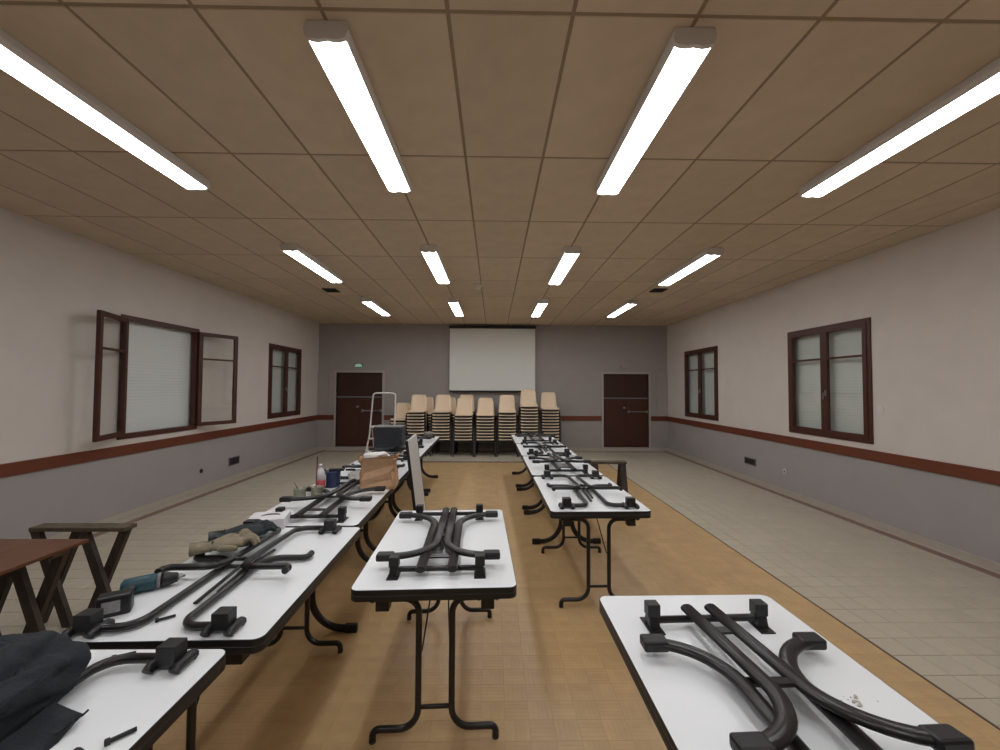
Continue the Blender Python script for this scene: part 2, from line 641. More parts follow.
# ------------------------------------------------------------------ windows
def casement(name, w, h, parent, mtx, handle):
    """leaf in local coords: x 0..w from the hinge, z 0..h, y = thickness"""
    st = 0.062
    t = 0.045
    fr = MB()
    for q in ((0, st, 0, h), (w - st, w, 0, h), (st, w - st, 0, st), (st, w - st, h - st, h)):
        fr.box(q[0], q[1], -t / 2, t / 2, q[2], q[3], .004)
    f = fr.build(name, M['frame'], parent)
    f.matrix_local = mtx
    MB().box(st, w - st, -.014, .014, h * .705, h * .705 + .03).build('glazing_bar', M['frame'], f)
    for za, zb in ((st, h * .705), (h * .705 + .03, h - st)):
        MB().box(st, w - st, -.003, .003, za, zb).build('pane', M['glass'], f)
    if handle:
        hb = MB().box(w - .045, w - .02, -t / 2 - .012, -t / 2, h * .36, h * .36 + .09, .003)
        hb.tube([(w - .032, -t / 2 - .012, h * .36 + .045), (w - .032, -t / 2 - .04, h * .36 + .045), (w - .032, -t / 2 - .045, h * .36 - .05)], .008, 8)
        hb.build('handle', M['steel'], f)
    return f


def window(n, sgn, y0, y1, open_=None):
    root = struct(obj('window_%d' % n, None, None, (sgn * XW, 0, 0)))
    fw = .055
    # frame sits flush with the wall, 2 cm proud on the room side
    a, b = (-.02, .06) if sgn > 0 else (-.06, .02)
    mb = MB()
    mb.box(a, b, y0 - .015, y0 + fw, WZ0 - .015, WZ1 + .015, .004)
    mb.box(a, b, y1 - fw, y1 + .015, WZ0 - .015, WZ1 + .015, .004)
    mb.box(a, b, y0 + fw, y1 - fw, WZ0 - .015, WZ0 + fw, .004)
    mb.box(a, b, y0 + fw, y1 - fw, WZ1 - fw, WZ1 + .015, .004)
    mb.build('window_frame', M['frame'], root)
    # roller shutter, pulled down outside the glass
    sh = MB()
    z = WZ0 + .01
    xo = sgn * .09
    while z < WZ1:
        zz = min(z + .045, WZ1)
        prof = [(xo, z + .0006), (xo - sgn * .0012, z + .006), (xo - sgn * .0012, zz - .006), (xo, zz - .0006), (xo + sgn * .012, zz - .0006), (xo + sgn * .012, z + .0006)]
        sh.prism(prof, 'y', y0, y1)
        z += .045
    o = sh.build('roller_shutter', M['shutter'], root)
    o['kind'] = 'stuff'
    zl = WZ0 + .035
    h = WZ1 - WZ0 - .07
    w = (y1 - y0) / 2 - .035
    for k in (0, 1):
        hinge_y = y0 + .035 if k == 0 else y1 - .035
        if open_:
            end = Vector(open_[k])
            hp = Vector((-XW + .045, hinge_y))
            d = (end - hp).normalized()
            X = Vector((d.x, d.y, 0))
            org = Vector((.045, hinge_y, zl))
        else:
            X = Vector((0, 1 if k == 0 else -1, 0))
            org = Vector((-sgn * .008, hinge_y, zl))
        Zv = Vector((0, 0, 1))
        Yv = Zv.cross(X)
        m4 = Matrix((X, Yv, Zv)).transposed().to_4x4()
        m4.translation = org
        # handles on the leaf that closes last; face the room
        hnd = (k == 0) if not open_ else (k == 1)
        f = casement('casement', w, h, root, m4, False)
        if hnd:
            sd = 1
            inward = Vector((-sgn, 0, 0))
            sd = 1 if Yv.dot(inward) > 0 else -1
            if open_:
                sd = -sd
            t = .0225
            hb = MB()
            ya, yb = sorted((sd * t, sd * (t + .012)))
            hb.box(w - .045, w - .02, ya, yb, h * .36, h * .36 + .09, .003)
            hb.tube([(w - .032, sd * (t + .01), h * .36 + .045), (w - .032, sd * (t + .04), h * .36 + .045), (w - .032, sd * (t + .045), h * .36 - .05)], .008, 8)
            hb.build('handle', M['steel'], f)
    return root


window(1, -1, *WIN_L[0], open_=[(-4.69, 4.78), (-4.64, 7.41)])
window(2, -1, *WIN_L[1])
window(3, 1, *WIN_R[1])
window(4, 1, *WIN_R[0])

# ------------------------------------------------------------------ doors
for n, (a, b) in enumerate(DOORS, 1):
    root = struct(obj('door_%d' % n, None, None, (0, YB, 0)))
    mb = MB()
    mb.box(a - .055, a, -.02, .10, 0, DZ1 + .055, .003)
    mb.box(b, b + .055, -.02, .10, 0, DZ1 + .055, .003)
    mb.box(a, b, -.02, .10, DZ1, DZ1 + .055, .003)
    mb.build('door_frame', M['doorframe'], root)
    MB().box(a, b, -.02, .12, 0, DZ0, .003).build('threshold', M['doorframe'], root)
    mid = (a + b) / 2
    for k, (p, q) in enumerate(((a + .004, mid - .002), (mid + .002, b - .004))):
        lf = MB().box(p, q, .05, .09, DZ0 + .004, 1.47).build('door_leaf', M['door'], root)
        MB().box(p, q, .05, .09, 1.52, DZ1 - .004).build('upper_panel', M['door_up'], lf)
        MB().box(p, q, .045, .09, 1.485, 1.51, .003).build('rail', M['grey'], lf)
        if k == 1:
            bar = MB()
            bar.tube([(p + .09, -.005, 1.11), (q - .03, -.005, 1.11)], .016, 8)
            bar.box(p + .06, p + .11, -.02, .05, 1.07, 1.15, .004)
            bar.box(q - .06, q - .01, -.02, .05, 1.07, 1.15, .004)
            bar.build('push_bar', M['grey'], lf)
        else:
            MB().lathe([(.022, 0), (.022, .03), (.034, .04), (.034, .06), (.02, .07)], 14, mtx=Matrix.Translation((q - .05, .05, 1.22)) @ Matrix.Rotation(PI / 2, 4, 'X')).build('door_knob', M['steel'], lf)

# ================================================================== LIGHT FITTINGS
LX = [-2.575, -0.83, 0.985, 2.80]
LY = [2.69, 5.77, 8.78, -0.33]  # last row is unseen, added behind the camera to light the near tables
LL = 1.55
prof = [(-.10, -.032), (-.094, -.07), (-.075, -.088), (-.04, -.092), (0, -.084), (.04, -.092), (.075, -.088), (.094, -.07), (.10, -.032)]
mb = MB()
mb.box(-.098, .098, -LL / 2, LL / 2, -.014, 0, .004)
for s in (-1, 1):
    mb.prism([(s * .098, -.004), (s * .106, -.05), (s * .097, -.082), (s * .091, -.082), (s * .098, -.05), (s * .09, -.004)], 'y', -LL / 2, LL / 2)
house_me = mb.mesh('housing', M['housing'])
dprof = [(-.090, -.03), (-.0905, -.080), (-.075, -.089), (-.04, -.093), (0, -.086), (.04, -.093), (.075, -.089), (.0905, -.080), (.090, -.03)]
diff_me = MB().prism(dprof, 'y', -LL / 2 + .02, LL / 2 - .02).mesh('diffuser', M['lamp'])
mb = MB()
mb.prism([(-.10, -.002), (-.108, -.05), (-.098, -.082), (-.075, -.092), (-.04, -.096), (0, -.089), (.04, -.096), (.075, -.092), (.098, -.082), (.108, -.05), (.10, -.002)], 'y', -.011, .011)
cap_me = mb.mesh('end_cap', M['housing'])
rown = ['nearest', 'middle', 'farthest', 'hidden']
coln = ['far left', 'centre left', 'centre right', 'far right']
for j, ly in enumerate(LY):
    for i, lx in enumerate(LX):
        lab = ('white fluorescent ceiling light, %s of the %s row of lights' % (coln[i], rown[j])) if j < 3 else 'added unseen white fluorescent ceiling light behind the camera, %s column' % coln[i]
        t = thing('ceiling_light', lab, 'ceiling light', (lx, ly, ZC), group='fluorescent ceiling lights')
        obj('housing', house_me, t)
        obj('diffuser', diff_me, t)
        for s in (-1, 1):
            obj('end_cap', cap_me, t, (0, s * (LL / 2 - .009), 0))

# ================================================================== TABLES
TW, TL = 0.82, 1.265
PV = 0.515                               # pivot distance from the table centre
R_B = 0.0165

# top panel and edge band, underside at z=0, body below
out = rrect(TW - .006, TL - .006, .038)
top_me = MB().prism(out, 'z', -TH, 0).mesh('tabletop', M['white'])
mb = MB()
o1, o0 = rrect(TW, TL, .041), rrect(TW - .007, TL - .007, .0375)
n = len(o1)
rings = [[(p[0], p[1], -.0005) for p in o0], [(p[0] * .998, p[1] * .999, -.0006) for p in o1], [(p[0], p[1], -.004) for p in o1],
         [(p[0], p[1], -TH + .004) for p in o1], [(p[0] * .997, p[1] * .998, -TH - .001) for p in o1], [(p[0], p[1], -TH + .0005) for p in o0]]
vsx = [p for r in rings for p in r]
fsx = []
for k in range(len(rings) - 1):
    for i in range(n):
        fsx.append((k * n + i, (k + 1) * n + i, (k + 1) * n + (i + 1) % n, k * n + (i + 1) % n))
mb.add(vsx, fsx, True)
band_me = mb.mesh('edge_band', M['edge'])


# ---- leg frames in their own plane: x across, y from pivot to feet, z normal
def frame_b(u, L=0.709):
    """round tube frame with swan-neck feet"""
    legs = []
    for s in (-1, 1):
        pts = [(s * .295, 0, 0), (s * u, 0, 0), (s * u, L - .060, 0), (s * .31, L - .060, 0), (s * .31, L, 0)]
        legs.append(MB().tube(fillet(pts, [.075, .095, .058]), R_B, 10, up=(0, 0, 1)).mesh('leg', M['tube']))
    bar = MB().tube([(-u, L - .165, 0), (u, L - .165, 0)], .011, 8).mesh('leg_frame', M['tube'])
    tip = MB().tube([(0, -.035, 0), (0, .001, 0)], .0175, 10).mesh('foot_cap', M['black'])
    return legs, bar, tip, L


PLATES = {}


def frame_a(u, L, half):
    """flat oval tube frame with wide curved feet and square caps"""
    legs = []
    for s in (-1, 1):
        pts = [(s * u, -.055, .018), (s * u, L - .028, .018), (s * half, L - .028, .018)]
        legs.append(MB().tube(fillet(pts, [.23], 12), 0, 12, up=(0, 0, 1), oval=(.027, .0165)).mesh('leg', M['tube']))
    bar = MB()
    bar.tube([(-.225, 0, 0), (.225, 0, 0)], .014, 10)
    plates = [MB().box(-u - .005, u + .005, .10, .14, .010, .018).mesh('cross_plate', M['tube']),
              MB().box(-u - .005, u + .005, L * .60, L * .60 + .03, .012, .024).mesh('cross_plate', M['tube'])]
    PLATES[len(PLATES)] = plates
    legs.append(plates[0])
    legs.append(plates[1])
    cap = MB().box(-.046, .046, -.031, .031, -.019, .019, .009).mesh('foot_cap', M['black'])
    return legs, bar.mesh('leg_frame', M['tube']), cap, L


FB1, FB2 = frame_b(.085), frame_b(.048)
FA1, FA2 = frame_a(.090, .76, .35), frame_a(.036, .78, .35)
FA1C, FA2C = frame_a(.082, .87, .350), frame_a(.030, .87, .325)
FA1N, FA2N = frame_a(.095, .615, .315), frame_a(.052, .685, .292)
FASTAND = frame_a(.062, .709, .385)

# brackets (underside up, z = 0 on the underside)
mb = MB()
mb.box(-.026, .026, -.024, .024, .046, .098, .004)
mb.prism([(-.034, 0), (.034, 0), (.02, .05), (-.02, .05)], 'x', -.02, .02)
blockA = mb.mesh('bracket', M['black'])
mb = MB()
mb.box(-.030, .030, -.062, .062, 0, .005, .0015)
for s in (-1, 1):
    mb.lathe([(.006, .005), (.006, .009), (.003, .010)], 8, c=(0, s * .05, 0))
flangeA = mb.mesh('flange', M['tube'])
mb = MB()
mb.box(-.034, .034, -.03, .03, .018, .085, .004)
blockB = mb.mesh('bracket', M['black'])
mb = MB()
mb.tube([(0, -.046, .012), (0, -.036, .020), (0, .036, .020), (0, .046, .012)], .018, 8)
clampB = mb.mesh('clamp', M['black'])


def add_frame(root, fr, kind, side, ang, zoff=.035, stay=False, pv=PV, dx=0, rz=0):
    legs, bar, cap, L = fr
    f = obj('leg_frame', bar, root, (dx, -side * pv, zoff), (ang, 0, (0 if side > 0 else PI) + rz))
    for me in legs:
        obj(me.name.split('.')[0], me, f)
    half = {'A': .36, 'B': .31}[kind]
    if kind == 'B':
        for s in (-1, 1):
            obj('foot_cap', cap, f, (s * half, L, 0))
    else:
        hx = max(abs(v.co.x) for v in legs[0].vertices)
        for s in (-1, 1):
            obj('foot_cap', cap, f, (s * (hx - .035), L - .028, .018))
    if stay:
        for s in (-1, 1):
            st = MB().tube([(s * .085, .30, -.014), (s * .072, .285, -.03), (s * .035, -.03, -.30)], .0045, 6)
            st.build('stay', M['tube'], f)
    return f


def table(name, label, x, y, rz, kind, state, frames=None, tilt=.06, group=None, z=None, pv=PV, dx=0, rzf=0):
    """state 'up' = upturned on another table, legs folded; 'down' = standing"""
    if kind == 'B' and pv == PV:
        pv = .535
    pn, pf = pv if isinstance(pv, tuple) else (pv, pv)
    if state == 'up':
        root = thing(name, label, 'table', (x, y, ZT), (0, 0, rz), group)
    else:
        root = thing(name, label, 'table', (x, y, ZT - 2 * TH), (PI, 0, rz), group)
    tp = obj('tabletop', top_me, root)
    obj('edge_band', band_me, root)
    for sy in (-1, 1):
        for sx in (-1, 1):
            if kind == 'A':
                b = obj('bracket', blockA, root, (sx * .225 + dx, -pn if sy < 0 else pf, 0))
                obj('flange', flangeA, b)
            else:
                b = obj('bracket', blockB, root, (sx * .265 + dx, -pn if sy < 0 else pf, 0))
                for k in (-1, 1):
                    obj('clamp', clampB, b, (k * .045, 0, 0))
    if frames is None:
        frames = {('A', 'up'): (FA1, FA2), ('B', 'up'): (FB1, FB2), ('A', 'down'): (FASTAND, FASTAND), ('B', 'down'): (FB1, FB1)}[(kind, state)]
    if state == 'up':
        add_frame(root, frames[0], kind, 1, 0.0, .022 if kind == 'B' else .03, pv=pn, dx=dx)
        add_frame(root, frames[1], kind, -1, tilt, .03, pv=pf, dx=dx, rz=rzf)
        if kind == 'B':
            for k, (xa, xb) in enumerate(((-.02, -.035), (.018, .03))):
                MB().tube([(xa, -.38 + .1 * k, .012), (xa, -.05, .030), (xb, .30 - .1 * k, .016)], 0, 8, up=(0, 0, 1), oval=(.011, .006)).build('stay', M['tube'], root)
    else:
        add_frame(root, frames[0], kind, 1, PI / 2, stay=(kind == 'B'), pv=pn)
        add_frame(root, frames[1], kind, -1, PI / 2, stay=(kind == 'B'), pv=pf)
    return root


def station(x, y, rz, up_kind, down_kind, where, frames=None, pv=PV, tilt=.045, dx=0, rzf=0):
    kn = {'A': 'capped', 'B': 'round tube'}
    table('folding_table', 'upturned white table with folded %s legs, %s' % (kn[up_kind], where), x, y, rz, up_kind, 'up', frames,
          tilt, 'upturned folding tables', pv=pv, dx=dx, rzf=rzf)
    fd = {'A': 'curved', 'B': 'swan neck'}
    table('folding_table', 'standing table on %s legs under the upturned one, %s' % (fd[down_kind], where),
          x, y, rz, down_kind, 'down', None, group='standing folding tables')


r1 = math.radians(1.0)
# centre
station(-.312, 2.632, math.radians(2.2), 'A', 'B', 'in the centre aisle', frames=(FA1C, FA2C), pv=(.475, .445), tilt=.02)
# near right
station(.915, 1.305, math.radians(.7), 'A', 'B', 'at bottom right', frames=(FA1N, FA2N), pv=.385, tilt=.06, dx=-.022, rzf=.025)
# right row
rx = lambda yy: .871 - .0183 * (yy - 3.2)
for k, (yc, ku, kd) in enumerate(((3.86, 'B', 'B'), (5.185, 'A', 'A'), (6.48, 'B', 'A'), (7.78, 'A', 'A'))):
    station(rx(yc), yc, r1, ku, kd, '%s from front in right row' % ORD[k + 1])
# left row
for k, (xc, yc, rz, ku, kd) in enumerate(((-1.395, .925, 0.0, 'B', 'B'), (-1.325, 2.235, .02, 'B', 'B'), (-1.395, 3.525, .025, 'A', 'A'),
                                          (-1.42, 4.85, .015, 'B', 'A'), (-1.455, 6.14, .015, 'A', 'A'), (-1.475, 7.43, .015, 'A', 'A'))):
    station(xc, yc, rz, ku, kd, '%s from front in left row' % ORD[k + 1], dx=(0, -.035, .04, 0, 0, 0)[k], pv=(.575, .53) if k == 1 else PV)

# table top standing on end against the left row
pan = thing('table_panel', 'pale grey table panel standing upright, leaning against the left row', 'table panel', (-.80, 4.78, 0), (0, math.radians(-7.5), math.radians(3)))
MB().box(-.028, 0, -.345, .345, .0, 1.205, .002).build('panel', mat('grey_white_laminate', (206, 206, 203), .5), pan)
mb = MB()
MB().box(-.030, .002, -.351, -.345, 0, 1.209).build('edge_band', M['edge'], pan)
MB().box(-.030, .002, .345, .351, 0, 1.209).build('edge_band', M['edge'], pan)

# ================================================================== STACKED CHAIRS
# shell: seat then back, grid surface with thickness; origin on the floor below the seat centre, faces -y
path = [(-.224, .428), (-.222, .437), (-.205, .446), (-.15, .450), (-.05, .440), (.06, .432), (.14, .436), (.185, .462), (.212, .52), (.236, .60), (.258, .68), (.278, .76), (.294, .825), (.298, .86), (.299, .876)]
wid = [.205, .222, .230, .235, .236, .234, .230, .226, .220, .214, .208, .202, .194, .178, .145]
NW = 9
vsx, fsx = [], []
for side in (0, 1):
    for i, ((py, pz), w) in enumerate(zip(path, wid)):
        a = path[max(i - 1, 0)]
        b = path[min(i + 1, len(path) - 1)]
        t = Vector((0, b[0] - a[0], b[1] - a[1])).normalized()
        nrm = Vector((0, -t.z, t.y))
        for k in range(NW):
            s = -1 + 2 * k / (NW - 1)
            lift = .028 * abs(s) ** 3 if i > 1 else .004 * abs(s) ** 3
            p = Vector((s * w, py, pz)) + nrm * (lift - side * .010)
            vsx.append(p)
m = len(path)
base = m * NW
for i in range(m - 1):
    for k in range(NW - 1):
        q = (i * NW + k, i * NW + k + 1, (i + 1) * NW + k + 1, (i + 1) * NW + k)
        fsx.append(q)
        fsx.append(tuple(base + z for z in q[::-1]))
rim = [k for k in range(NW)] + [i * NW + NW - 1 for i in range(1, m)] + [(m - 1) * NW + k for k in range(NW - 2, -1, -1)] + [i * NW for i in range(m - 2, 0, -1)]
for a, b in zip(rim, rim[1:] + rim[:1]):
    fsx.append((b, a, base + a, base + b))
shell_me = MB().add(vsx, fsx, True).mesh('shell', M['shell'])
mb = MB()
mb.tube(fillet([(-.21, -.20, .385), (.21, -.20, .385), (.21, .17, .395), (-.21, .17, .395), (-.21, -.20, .385)], [.03, .03, .03]), .012, 8)
mb.tube([(-.21, -.02, .39), (.21, -.02, .39)], .010, 6)
mb.tube([(-.225, -.205, .398), (.225, -.205, .398)], .019, 8)
cf_me = mb.mesh('seat_frame', M['chairframe'])
leg_mes = []
for sx in (-1, 1):
    leg_mes.append(MB().tube([(sx * .232, -.20, .40), (sx * .268, -.222, 0)], .017, 8).mesh('leg', M['chairframe']))
    leg_mes.append(MB().tube([(sx * .232, .165, .40), (sx * .262, .225, 0)], .017, 8).mesh('leg', M['chairframe']))
proto = thing('stacking_chair', 'x', 'chair', (0, 0, 0), group='stacked shell chairs')
obj('shell', shell_me, proto)
obj('seat_frame', cf_me, proto)
for me in leg_mes:
    obj('leg', me, proto)
PITCH_C = .0785
fy = 10.62
first = True


def stack(x, y, n, rz, desc, only=0):
    global first
    for k in range(only, n):
        c = proto if first else copy_tree(proto)
        first = False
        c.location = (x, y, k * PITCH_C)
        c.rotation_euler = (0, 0, rz)
        pos = n - k
        if pos == 1:
            c['label'] = 'beige plastic shell chair, topmost in the %s' % desc
        else:
            c['label'] = 'beige shell chair, %s from top in the %s' % (ORD[pos], desc)


for k, (x, n, y) in enumerate(((-2.02, 10, 10.63), (-1.365, 10, 10.63), (-.785, 9, 10.60), (-.22, 9, 10.60), (.355, 10, 10.63), (.93, 12, 10.63), (1.50, 11, 10.78))):
    stack(x, y, n, random.uniform(-.02, .02), '%s front stack from the left' % ORD[k + 1])
for x, n, d in ((-2.52, 7, 'low stack beside the stepladder'), (-1.90, 9, 'stack hidden behind the first front stack'), (-1.27, 9, 'stack hidden behind the second front stack'),
                (-.765, 10, 'stack hidden behind the third front stack'), (-.20, 8, 'added stack hidden behind the fourth front stack'), (.36, 8, 'added stack hidden behind the fifth front stack'), (.94, 8, 'added stack hidden behind the sixth front stack')):  # stacks from the fourth on are added to darken the space behind
    stack(x, 11.10 if n > 7 else 10.95, n, 0, d)

# ================================================================== PROJECTION SCREEN
sc = thing('projection_screen', 'white projection screen hanging on the far wall between the doors', 'projection screen', (-.045, 11.30, 0))
MB().box(-1.225, 1.225, -.04, .07, 3.455, 3.525, .006).build('screen_case', M['black'], sc)
MB().box(-1.205, 1.205, -.004, .0, 1.70, 3.45).build('screen_fabric', M['screen'], sc)
MB().box(-1.215, 1.215, -.012, .010, 1.655, 1.70, .004).build('bottom_bar', M['black'], sc)
bb = MB()
for s in (-1, 1):
    bb.box(s * 1.1 - .02, s * 1.1 + .02, .07, .12, 3.46, 3.52)
bb.build('wall_bracket', M['black'], sc)

# ================================================================== TRESTLES AND BOARD, left
def xtrestle(name, label, x0, x1, y, xcs, H=.735, w=.27, group=None):
    t = thing(name, label, 'trestle', ((x0 + x1) / 2, y, 0), group=group)
    cx = (x0 + x1) / 2
    MB().box(x0 - cx, x1 - cx, -.055, .055, H - .03, H, .004).build('top_beam', M['oldwood_top'], t)
    for k, xc in enumerate(xcs):
        for s in (-1, 1):
            yo = .022 * s
            a = Vector((xc - cx + s * w / 2, yo, H - .03))
            b = Vector((xc - cx - s * w / 2 * .95, yo, 0))
            th = .036
            d = (b - a).normalized()
            sd = Vector((d.z, 0, -d.x))
            v = []
            for p in (a, b):
                for q in (-1, 1):
                    for r in (-1, 1):
                        v.append(p + sd * (q * th) + Vector((0, r * .017, 0)))
            for i in (0, 1, 2, 3):
                v[i].z = H - .03
            for i in (4, 5, 6, 7):
                v[i].z = 0
            MB().add(v, [(0, 1, 3, 2), (4, 6, 7, 5), (0, 4, 5, 1), (2, 3, 7, 6), (0, 2, 6, 4), (1, 5, 7, 3)]).build('leg', M['oldwood'], t)
    return t


xtrestle('trestle', 'dark wooden trestle with crossed legs and paint-stained beam, behind the red-brown board', -3.43, -2.73, 3.10, (-2.92, -3.27), group='wooden trestles')
xtrestle('trestle', 'dark crossed-leg trestle under the far end of the red-brown board', -3.40, -2.80, 2.68, (-2.95, -3.24), H=.71, w=.25, group='wooden trestles')
bd = thing('wooden_board', 'red-brown varnished board lying on trestles by the left wall', 'board', (-3.09, 2.05, .71))
for k in range(2):
    MB().box(-.31 + k * .311, -.001 + k * .311, -.80, .79, 0, .022, .003).build('plank', M['redwood'], bd)
xtrestle('trestle', 'dark crossed-leg trestle under the near end of the red-brown board', -3.40, -2.80, 1.50, (-2.95, -3.24), H=.71, w=.25, group='wooden trestles')
# trestle beside the right row
t = thing('trestle', 'dark wooden trestle with straight legs beside the right-hand row of tables', 'trestle', (1.60, 5.80, 0), group='wooden trestles')
MB().box(-.28, .31, -.06, .06, .70, .735, .004).build('top_beam', M['oldwood_top'], t)
for sx in (-.145, .255):
    for s in (-1, 1):
        v = []
        for z, yo in ((.70, .035 * s), (0, .20 * s)):
            for q in (-1, 1):
                for r in (-1, 1):
                    v.append((sx + q * .04, yo + r * .018, z))
        MB().add(v, [(0, 1, 3, 2), (4, 6, 7, 5), (0, 4, 5, 1), (2, 3, 7, 6), (0, 2, 6, 4), (1, 5, 7, 3)]).build('leg', M['oldwood'], t)

# ================================================================== STEPLADDER
lad = thing('stepladder', 'white stepladder with a tall hoop handrail beside the left row', 'stepladder', (-2.32, 8.45, 0))
hp = fillet([(-.34, -.30, 0), (-.255, -.05, .80), (-.235, .10, 1.655), (.235, .10, 1.655), (.255, -.05, .80), (.34, -.30, 0)], [.3, .07, .07, .3])
MB().tube(hp, .016, 10).build('front_frame', M['alu'], lad)
for s in (-1, 1):
    MB().tube([(s * .24, .05, .95), (s * .30, .55, 0)], .014, 8).build('rear_leg', M['alu'], lad)
for k, (z, yy, w) in enumerate(((.24, -.225, .315), (.48, -.15, .29), (.72, -.075, .265))):
    MB().box(-w, w, yy - .04, yy + .05, z - .02, z + .01, .004).build('step', M['alu'], lad)
MB().box(-.25, .25, -.09, .18, .935, .965, .004).build('platform', M['alu'], lad)
for s in (-1, 1):
    for (px, py) in ((s * .34, -.30), (s * .30, .55)):
        MB().lathe([(.02, 0), (.022, .03), (.018, .05)], 10, c=(px, py, 0)).build('rubber_foot', M['black'], lad)

# ================================================================== THINGS ON THE LEFT ROW
# dark storage box
b = thing('storage_box', 'dark slate plastic box standing open behind the paper bag', 'box', (-1.62, 6.32, ZT), (0, 0, .05))
mb = MB()
for q in ((-.21, .21, -.15, -.142), (-.21, .21, .142, .15), (-.21, -.202, -.142, .142), (.202, .21, -.142, .142)):
    mb.box(*q, 0, .27, .002)
mb.box(-.205, .205, -.145, .145, 0, .012)
mb.build('body', M['darkbox'], b, loc=(0, 0, .045 + .05))
MB().box(-.215, .215, -.155, .155, 0, .018, .004).build('rim', M['grey'], b, loc=(0, 0, .365))
MB().box(-.21, .21, -.15, .15, 0, .095, .003).build('base', M['darkbox'], b)

# crumpled kraft bag
bag = thing('paper_bag', 'crumpled brown kraft paper bag with white paper sticking out', 'bag', (-1.125, 4.00, ZT), (0, 0, .12))
rg = random.Random(3)
out = rrect(.33, .20, .03, 4)
lv = [0, .03, .09, .16, .23, .28, .315]
vsx, fsx = [], []
n = len(out)
for i, z in enumerate(lv):
    k = 1.0 + .06 * math.sin(i * 1.3) + (.05 if i > 4 else 0)
    for j, p in enumerate(out):
        jit = 0 if i == 0 else .022
        vsx.append((p[0] * k + rg.uniform(-jit, jit), p[1] * (1 - .16 * i / 6) * k + rg.uniform(-jit, jit), z + (rg.uniform(-.02, .02) if i > 4 else rg.uniform(-jit, jit) * .4 * (i > 0))))
for i in range(len(lv) - 1):
    for j in range(n):
        fsx.append((i * n + j, i * n + (j + 1) % n, (i + 1) * n + (j + 1) % n, (i + 1) * n + j))
fsx.append(tuple(range(n - 1, -1, -1)))
o = MB().add(vsx, fsx, False).build('bag_body', M['kraft'], bag)
md = o.modifiers.new('thickness', 'SOLIDIFY')
md.thickness = .002


def crumple(mb, c, r, seed, sq=(1, 1, 1), lvl=2, amp=.35):
    bm = bmesh.new()
    bmesh.ops.create_icosphere(bm, subdivisions=lvl, radius=1)
    q = random.Random(seed)
    for v in bm.verts:
        v.co *= 1 + q.uniform(-amp, amp * .5)
        v.co = Vector((c[0] + v.co.x * r * sq[0], c[1] + v.co.y * r * sq[1], c[2] + v.co.z * r * sq[2]))
    bm.verts.index_update()
    mb.add([v.co.copy() for v in bm.verts], [tuple(v.index for v in f.verts) for f in bm.faces])
    bm.free()
    return mb


crumple(MB(), (-.04, 0, .30), .12, 4, (1.15, .62, .45)).build('white_paper', M['paper'], bag)
mb = MB()
mb.tube([(-.07, -.02, .27), (-.05, -.05, .31), (.02, -.06, .315), (.06, -.03, .27)], .006, 6)
mb.build('handle', M['kraft'], bag)

# blue and white paint pot with brush across the top
pp = thing('paint_pot', 'blue and white paint pot with a black brush lying across its top', 'paint pot', (-1.60, 4.03, ZT))
MB().lathe([(.070, 0), (.075, .01), (.080, .14), (.084, .145), (.084, .155), (.074, .155), (.070, .02)], 22).build('pot', M['bluepot'], pp)
mb = MB()
vsx, fsx = [], []
for i in range(8):
    a = PI * .95 + i / 7 * PI * .45
    for z in (.02, .135):
        vsx.append((math.cos(a) * .0825, math.sin(a) * .0825, z))
for i in range(7):
    fsx.append((2 * i, 2 * i + 2, 2 * i + 3, 2 * i + 1))
mb.add(vsx, fsx, True).build('label', M['paper'], pp)
pb = thing('paint_brush', 'wide dark paint brush resting on the blue paint pot', 'brush', (-1.60, 4.02, ZT + .156), (0, 0, .15))
MB().box(-.02, .12, -.03, .03, 0, .022, .004).build('handle', M['black'], pb)
MB().box(-.045, -.02, -.034, .034, -.001, .024, .002).build('ferrule', M['steel'], pb)
MB().box(-.11, -.045, -.032, .032, 0, .02, .006).build('bristles', M['bristle'], pb)

# bottle with pink liquid
bt = thing('bottle', 'translucent plastic bottle with a pinkish red lower half', 'bottle', (-1.65, 3.88, ZT))
MB().lathe([(.036, 0), (.040, .006), (.040, .105)], 20).build('lower_half', M['pink'], bt)
MB().lathe([(.040, .105), (.040, .165), (.030, .195), (.016, .212), (.015, .225)], 20).build('body', M['bottle'], bt)
MB().lathe([(.018, .222), (.018, .25), (.016, .252)], 16).build('cap', M['offwhite'], bt)

# two tins
for k, (x, y, lab) in enumerate(((-1.70, 3.58, 'small grey-green tin with a thin brush in it, left of the other tin'), (-1.575, 3.64, 'small grey-green tin holding a tall dark red stick'))):
    tn = thing('tin_can', lab, 'tin can', (x, y, ZT), group='open tins by the bottle')
    MB().lathe([(.05, 0), (.052, .004), (.05, .008), (.05, .085), (.053, .09), (.053, .095), (.047, .095), (.046, .02)], 20).build('body', M['tin'], tn)
    MB().lathe([(.046, .055), (.046, .057)], 16).build('paint', M['strip'] if k == 0 else M['grey'], tn)
sk = tag(MB().tube([(0, 0, .0), (.004, .01, .30)], .005, 8).build('stirring_stick', M['redstick'], None, (-1.585, 3.64, ZT + .06)), 'tall thin dark red stick standing in a tin', 'stick')
br = thing('thin_brush', 'thin dark brush leaning in the left grey-green tin', 'brush', (-1.70, 3.58, ZT + .06), (.15, -.45, 0))
MB().tube([(0, 0, 0), (0, 0, .10)], .004, 8, taper=[1, .6]).build('handle', M['black'], br)
MB().tube([(0, 0, -.0), (0, 0, -.04)], .006, 8, taper=[1, .6]).build('bristles', M['bristle'], br)
